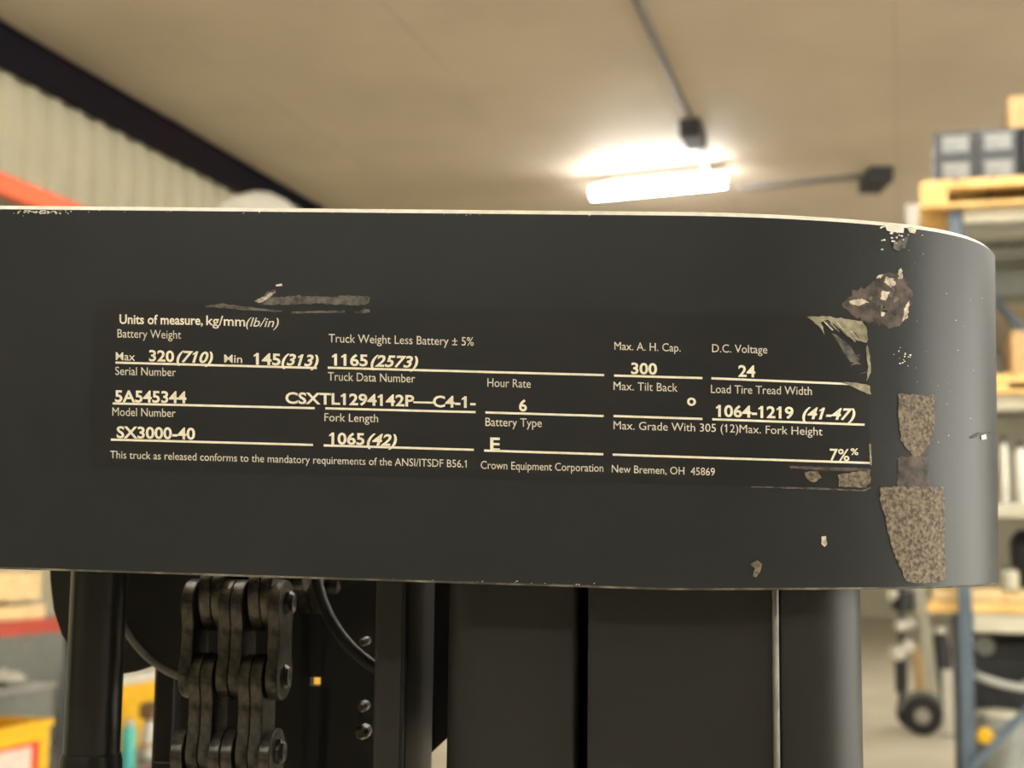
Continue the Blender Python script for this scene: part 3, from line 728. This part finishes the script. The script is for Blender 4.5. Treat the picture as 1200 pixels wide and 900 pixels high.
obj('housing', lathe([(.10, 0), (.13, .02), (.13, .26), (.09, .31)], (.1, 0, 0), 'z', 24), M['dark'], t, smooth=True)
obj('shaft', lathe([(.02, .31), (.02, .36)], (.1, 0, 0), 'z', 12), M['galv'], t)
# black power unit on the floor under the rack
x0, zt = RR.px(1136, 752, .12)
t = thing('power_unit', 'black machine with a white hose and round drum under the rack', 'machine', place(RR, x0, .12, 0), RZ)
obj('body', box(0, 1.2, .22, .92, .08, zt - .06), M['dark'], t, bevel=.03)
obj('hood', box(.03, 1.15, .20, .90, zt - .10, zt), M['dark'], t, bevel=.03)
for xk in (.15, 1.05):
    for yk in (.3, .8): obj('wheel', lathe([(.05, -.025), (.08, -.02), (.08, .02), (.05, .025)], (xk, yk, .08), 'x', 20), M['rubber'], t, smooth=True)
a_, za_ = RR.px(1140, 790, .12); b_, zb2 = RR.px(1205, 806, .12)
obj('hose', tube([(a_ - x0 + (b_ - a_)*k/10, -.02 + .24*(k in (0, 10)), za_ + (zb2 - za_)*math.sin(k/10*1.57)) for k in range(11)], .02, 10), M['lgrey'], t, smooth=True, label='pale curved hose')
g, zg = RR.px(1156, 752, .12)
obj('cap', lathe([(.05, -.01), (.05, .07), (.035, .1)], (g - x0, .14, zg - .03), 'y', 18), M['pgrey'], t, smooth=True)
# drum and yellow caps at floor level
g, zg = RR.px(1172, 838, .16)
t = thing('round_drum', 'grey round drum with a cream lid and yellow knob in front of the black machine', 'drum', place(RR, g, .16, 0), RZ)
obj('body', lathe([(.13, 0), (.14, .02), (.14, zg - .06), (.12, zg)], (0, 0, 0), 'z', 28), M['pgrey'], t, smooth=True)
obj('lid', lathe([(.125, zg), (.12, zg + .02), (.05, zg + .03)], (0, 0, 0), 'z', 28), M['cream_beam'], t, smooth=True)
g2, zg2 = RR.px(1154, 862, .02)
obj('knob', lathe([(.02, -.16), (.04, -.155), (.04, -.13), (.03, -.12)], (g2 - g, 0, zg2), 'y', 16), M['yellow'], t, smooth=True)

# ------------------------------------------------------------------ walk-behind machine and boards on the floor by the rack
def flr(u, v): return at_z(u, v, 0)
wp_ = flr(1081, 862)
H0 = Fr(wp_)
t = thing('hand_truck', 'black hand truck with pale grips standing on the concrete by the rack', 'hand truck', tuple(H0.o), RZ)
def hp(u, v, y=0): return H0.px(u, v, y)
xw, zw = hp(1081, 839)
for yy in (0, .35):
    obj('wheel', lathe([(.06, -.03), (zw*.8, -.035), (zw, -.025), (zw, .025), (zw*.8, .035), (.06, .03)], (xw - (.06 if yy else 0), yy, zw), 'y', 28), M['rubber'], t, smooth=True)
    obj('hub', lathe([(.02, -.045), (.07, -.04), (.07, .04), (.02, .045)], (xw - (.06 if yy else 0), yy, zw), 'y', 20), M['galv'], t, smooth=True)
x1, z1 = hp(1068, 815)
obj('fender', tube([(xw + .2*math.cos(q), .02, zw + .2*math.sin(q)) for q in [math.radians(d) for d in range(30, 171, 14)]], .03, 8), M['pgrey'], t, smooth=True)
xa, za = hp(1056, 812); xb, zb3 = hp(1056, 700)
for yy in (.02, .33): obj('side_rail', tube([(xa, yy, za - .15), (xb, yy, zb3)], .028, 10), M['dark'], t, smooth=True)
obj('back_panel', box(xa - .05, xa + .06, .05, .30, za, hp(1056, 755)[1]), M['dark'], t, bevel=.01)
xg, zg = hp(1053, 757)
for (u, v, s) in [(1053, 765, .075), (1064, 757, .06), (1056, 733, .06), (1066, 731, .05), (1046, 697, .05)]:
    x_, z_ = hp(u, v, -.03); obj('grip', lathe([(s*.3, -.1), (s*.8, -.08), (s, -.02), (s*.8, .05), (s*.3, .06)], (x_, 0, z_), 'y', 16), M['white'], t, smooth=True, label='pale round grip')
xk, zk = hp(1058, 705)
obj('tank', lathe([(.05, zk - .1), (.1, zk - .08), (.1, zk + .08), (.05, zk + .12)], (xk, .15, 0), 'z', 20), M['dark'], t, smooth=True)
obj('axle', tube([(xw, -.02, zw), (xw - .06, .38, zw), (xa, .3, za - .13)], .02, 8), M['galv'], t)
# tan board and pale board leaning between hand truck and rack
def lean(name, u0, v0, u1, v1, wpx, y, th, mm, label, cat):
    x0, z0 = H0.px(u0, v0, y); x1, z1 = H0.px(u1, v1, y); w_ = wpx * (H0.o.y / F_PX) / 2
    if z0 < 0: x0 = x0 + (x1-x0)*(-z0)/(z1-z0); z0 = 0
    o = obj(name, prism([(x0-w_, z0), (x0+w_, z0), (x1+w_, z1), (x1-w_, z1)], y, y + th), mm, None, tuple(H0.o), bevel=.004)
    o.rotation_euler = (0, 0, RZ); return tag(o, label, cat)
lean('pale_board', 1101, 872, 1072, 640, 14, .55, .05, M['cream_beam'], 'long pale board leaning up beside the hand truck', 'board')
lean('tan_board', 1083, 860, 1077, 760, 16, .75, .03, M['wood'], 'short tan board standing behind the long pale board', 'board')
t = thing('black_canister', 'black canister with a pale cap between the boards and the rack', 'canister', place(H0, H0.px(1102, 760, .95)[0], .95, 0), RZ)
_, zt = H0.px(1102, 742, .95)
obj('body', lathe([(.08, 0), (.10, .02), (.10, zt - .15), (.06, zt)], (0, 0, 0), 'z', 24), M['dark'], t, smooth=True)
obj('cap', lathe([(.05, zt - .02), (.06, zt), (.05, zt + .06)], (0, 0, 0), 'z', 16), M['white'], t, smooth=True)
t = thing('tan_post', 'short pale block post on the floor left of the blue upright', 'post', place(H0, H0.px(1111, 800, .1)[0], .1, 0), RZ)
_, zt = H0.px(1111, 785, .1)
obj('post', box(-.05, .04, -.04, .04, .01, zt), M['white'], t, bevel=.008); obj('foot', box(-.08, .07, -.07, .07, 0, .012), M['galv'], t)

# ------------------------------------------------------------------ left rack along the wall
LR = Fr(at_depth(0, 635, 6.0))       # its front plane runs along the wall: local x = across (NV), local y = along (UV)
def lpx(u, v, x=0.0):
    d = ray(u, v); o = EYE - LR.o
    l = (x - o.dot(NV)) / d.dot(NV); return o.dot(UV) + l * d.dot(UV), EYE.z + l * d.z
def lplace(x, y, z=0): p = LR.o + NV*x + UV*y; return (p.x, p.y, z)
yu = lpx(100, 700)[0]
zr = (lpx(0, 747)[1], lpx(0, 730)[1]); zo = (lpx(0, 225)[1], lpx(0, 200)[1])
t = thing('pallet_rack', 'orange and red beamed storage rack along the ribbed wall', 'pallet rack', tuple(LR.o), RZ)
DL = 1.1; ZS = .50
for yy in (yu - 2.7, yu, yu + 4.2):
    for x_ in (-.04, -DL):
        obj('upright', box(x_ - .04, x_ + .04, yy - .04, yy + .04, 0, zo[1] + .02), M['blue'], t, bevel=.004)
    for k in range(0 if yy == yu else 4): obj('brace', tube([(-.06, yy, .3 + k*.7), (-DL, yy, 1.0 + k*.7)], .016, 6), M['blue'], t)
for ya, yb in ((yu - 2.66, yu - .04), (yu + .04, yu + 4.16)):
    first = ya < yu - 1
    for x_ in (-.03, -DL):
        obj('beam', box(x_ - .03, x_ + .03, ya, yb, zo[0], zo[1]), M['orange'], t, bevel=.004, label='bright orange beam')
        obj('beam', box(x_ - .03, x_ + .03, ya, yb, ZS - .1, ZS), M['red'], t, bevel=.004)
        if first: obj('beam', box(x_ - .03, x_ + .03, ya, yb, zr[0], zr[1]), M['red'], t, bevel=.004, label='dull red beam')
    obj('deck', box(-DL + .03, -.06, ya, yb, ZS - .02, ZS - .002), M['pgrey'], t)
    obj('deck', box(-DL + .03, -.06, ya, yb, zo[1] - .02, zo[1] - .002), M['pgrey'], t)
# timbers on the red beam
za, zb4 = lpx(0, 728)[1], lpx(0, 712)[1]; zc_, zd = lpx(0, 705)[1], lpx(0, 672)[1]
ye1, ye2 = lpx(60, 720)[0], lpx(55, 690)[0]
for j in range(3):
    o = tag(obj('timber', box(-.24, 0, -2.2, 0, 0, zb4 - zr[1] - .003), M['wood'], None, lplace(-.03 - j*.30, ye1, zr[1] + .002), bevel=.005), 'thin pale timber lying on the red beam, under the spacers', 'timber', 'thin timbers on the red beam'); o.rotation_euler = (0, 0, RZ)
    o = tag(obj('timber', box(-.24, 0, -2.2, 0, 0, zd - zc_), M['wood'], None, lplace(-.03 - j*.30, ye2, zc_), bevel=.006), 'thick pale timber on top of the spacers above the red beam', 'timber', 'thick timbers over the red beam'); o.rotation_euler = (0, 0, RZ)
for yy in (-.25, -1.2, -2.0):
    o = tag(obj('spacer', box(-.9, -.06, -.04, .04, 0, zc_ - zb4), M['brown'], None, lplace(0, ye2 + yy, zb4 + .0005)), 'dark wooden spacer between the two layers of pale timber', 'spacer', 'spacers between the timbers'); o.rotation_euler = (0, 0, RZ)
# bin row on the lower shelf
def lthing(name, label, cat, x, y, z=ZS + .001, group=None): return thing(name, label, cat, lplace(x, y, z), RZ, group)
y1_, zt = lpx(62, 842, -.06)
h_ = zt - ZS
t = lthing('yellow_bin', 'yellow plastic bin with a red and white label under the red beam', 'bin', -.06, y1_)
def openbin(t, x0, x1, y0, y1, h, mm, wl_=.012):
    obj('base', box(x0, x1, y0, y1, 0, wl_), mm, t)
    obj('side', box(x1-wl_, x1, y0, y1, wl_, h), mm, t, bevel=.003); obj('side', box(x0, x0+wl_, y0, y1, wl_, h), mm, t, bevel=.003)
    obj('side', box(x0+wl_, x1-wl_, y0, y0+wl_, wl_, h), mm, t, bevel=.003); obj('side', box(x0+wl_, x1-wl_, y1-wl_, y1, wl_, h), mm, t, bevel=.003)
    obj('rim', join(box(x1-.004, x1+.014, y0-.014, y1+.014, h-.03, h), box(x0-.014, x0+.004, y0-.014, y1+.014, h-.03, h),
                    box(x0, x1, y0-.014, y0+.004, h-.03, h), box(x0, x1, y1-.004, y1+.014, h-.03, h)), mm, t, bevel=.004)
openbin(t, -.42, 0, -.75, -.02, h_, M['yellow'])
yl, zl = lpx(46, 868, -.06); yl0 = lpx(-60, 868, -.06)[0]
obj('label', box(0, .003, yl0 - y1_, yl - y1_, .02, zl - ZS), M['lred'], t, label='red label')
obj('label_text_block', box(.003, .005, yl0 - y1_, lpx(36, 880, -.06)[0] - y1_, .02, lpx(20, 878, -.06)[1] - ZS), M['lpink'], t, label='pale printed block')
y2_, zt = lpx(66, 800, -.55); z_b = lpx(66, 836, -.55)[1]
t = lthing('grey_case', 'blue grey storage case standing behind the yellow bin', 'case', -.56, y2_)
obj('body', box(-.4, 0, -1.2, 0, 0, zt - ZS - .02), M['pgrey'], t, bevel=.01); obj('lid', box(-.41, .01, -1.21, .01, zt - ZS - .02, zt - ZS), M['lgrey'], t, bevel=.006)
t = lthing('white_bag', 'small crumpled white bag lying on the grey case', 'bag', -.6, y2_ - .12, zt + .001)
me = obj('bag', lathe([(.03, 0), (.10, .01), (.12, .03), (.08, .055), (.02, .062)], (-.12, -.1, 0), 'z', 12), M['white'], t, smooth=True)
for v_ in me.data.vertices: v_.co += Vector((random.uniform(-.012, .012), random.uniform(-.03, .03), random.uniform(0, .01)))
obj('knot', lathe([(.012, .06), (.02, .07), (.01, .085)], (-.12, -.1, 0), 'z', 8), M['white'], t)
t = lthing('steel_sheet', 'wide grey steel sheet standing upright on the lower shelf below the red beam', 'steel sheet', -1.0, lpx(90, 760, -.95)[0])
obj('sheet', box(-.03, 0, -2.2, 0, 0, zr[0] - ZS - .01), M['pgrey'], t, bevel=.004); obj('edge_strip', box(-.032, .006, -2.2, 0, zr[0] - ZS - .012, zr[0] - ZS), M['lgrey'], t)
# second bay: yellow carton with bottle, rolls and leather case
ya, zt = lpx(128, 800, -.45); yb, _ = lpx(205, 800, -.45)
t = lthing('yellow_carton', 'yellow carton with a white lid behind the teal bottle', 'box', -.45, ya)
obj('carton', box(-.12, 0, 0, yb - ya, 0, zt - ZS - .03), M['yellow'], t, bevel=.006); obj('lid', box(-.13, .008, -.01, yb - ya + .01, zt - ZS - .03, zt - ZS + .02), M['white'], t, bevel=.006)
yt, zt = lpx(152, 846, -.12); rr_ = abs(lpx(160, 846, -.12)[0] - lpx(145, 846, -.12)[0]) * .30
t = lthing('teal_bottle', 'teal plastic bottle standing in front of the yellow carton', 'bottle', -.12, yt)
h_ = zt - ZS
obj('body', lathe([(rr_*.95, 0), (rr_, .008), (rr_, h_*.82), (rr_*.8, h_*.9)], (0, 0, 0), 'z', 20), M['teal'], t, smooth=True); obj('cap', lathe([(rr_*.7, h_*.9), (rr_*.7, h_), (rr_*.5, h_ + .01)], (0, 0, 0), 'z', 16), M['lgrey'], t, smooth=True)
y_, ztop = lpx(176, 843, -.2); _, zmid = lpx(178, 866, -.2)
hm = zmid - ZS; hr = ztop - zmid
t = lthing('white_jug', 'white jug beside the teal bottle, a brown pouch on it', 'jug', -.2, y_ + .02)
obj('body', lathe([(.05, 0), (.06, .01), (.062, hm*.45), (.05, hm*.5), (.062, hm*.55), (.06, hm), (.045, hm + hr*.8), (.03, hm + hr)], (0, 0, 0), 'z', 20), M['white'], t, smooth=True)
obj('band', lathe([(.0635, hm*.62), (.0635, hm*.85)], (0, 0, 0), 'z', 20), M['card'], t, smooth=True)
t = lthing('brown_pouch', 'small brown pouch resting on the white jug', 'pouch', -.2, y_ + .02, ZS + hm + hr + .002)
obj('pouch', box(-.05, .05, -.07, .07, 0, .09), M['brown'], t, bevel=.02); obj('flap', box(.045, .055, -.06, .06, .03, .095), M['brown'], t, bevel=.004)
# third: yellow bin seen through the slot behind the chain
y_, z_ = lpx(352, 790, -.10); y2, z2 = lpx(395, 808, -.10)
t = lthing('yellow_bin', 'plain yellow bin further along the lower shelf, seen past the chain', 'bin', -.10, y_)
openbin(t, -.4, 0, 0, max(.5, y2 - y_), z_ - ZS + .02, M['yellow'])
# white wrapped bundle on the top of the left rack
y_, z_ = lpx(316, 228, -.2)
t = lthing('white_bundle', 'white wrapped bundle lying on top of the orange rack', 'bundle', -.25, y_, zo[1])
hw_ = abs(lpx(345, 228, -.2)[0] - lpx(290, 228, -.2)[0]) * .4; hh = z_ - zo[1]
o = obj('wrapping', lathe([(.02, -hw_), (hh*.42, -hw_*.85), (hh*.5, -hw_*.4), (hh*.5, hw_*.4), (hh*.42, hw_*.85), (.02, hw_)], (0, 0, hh/2), 'y', 20), M['white'], t, smooth=True)
obj('strap', lathe([(hh*.505, -.015), (hh*.505, .015)], (0, 0, hh/2), 'y', 24), M['dark'], t)
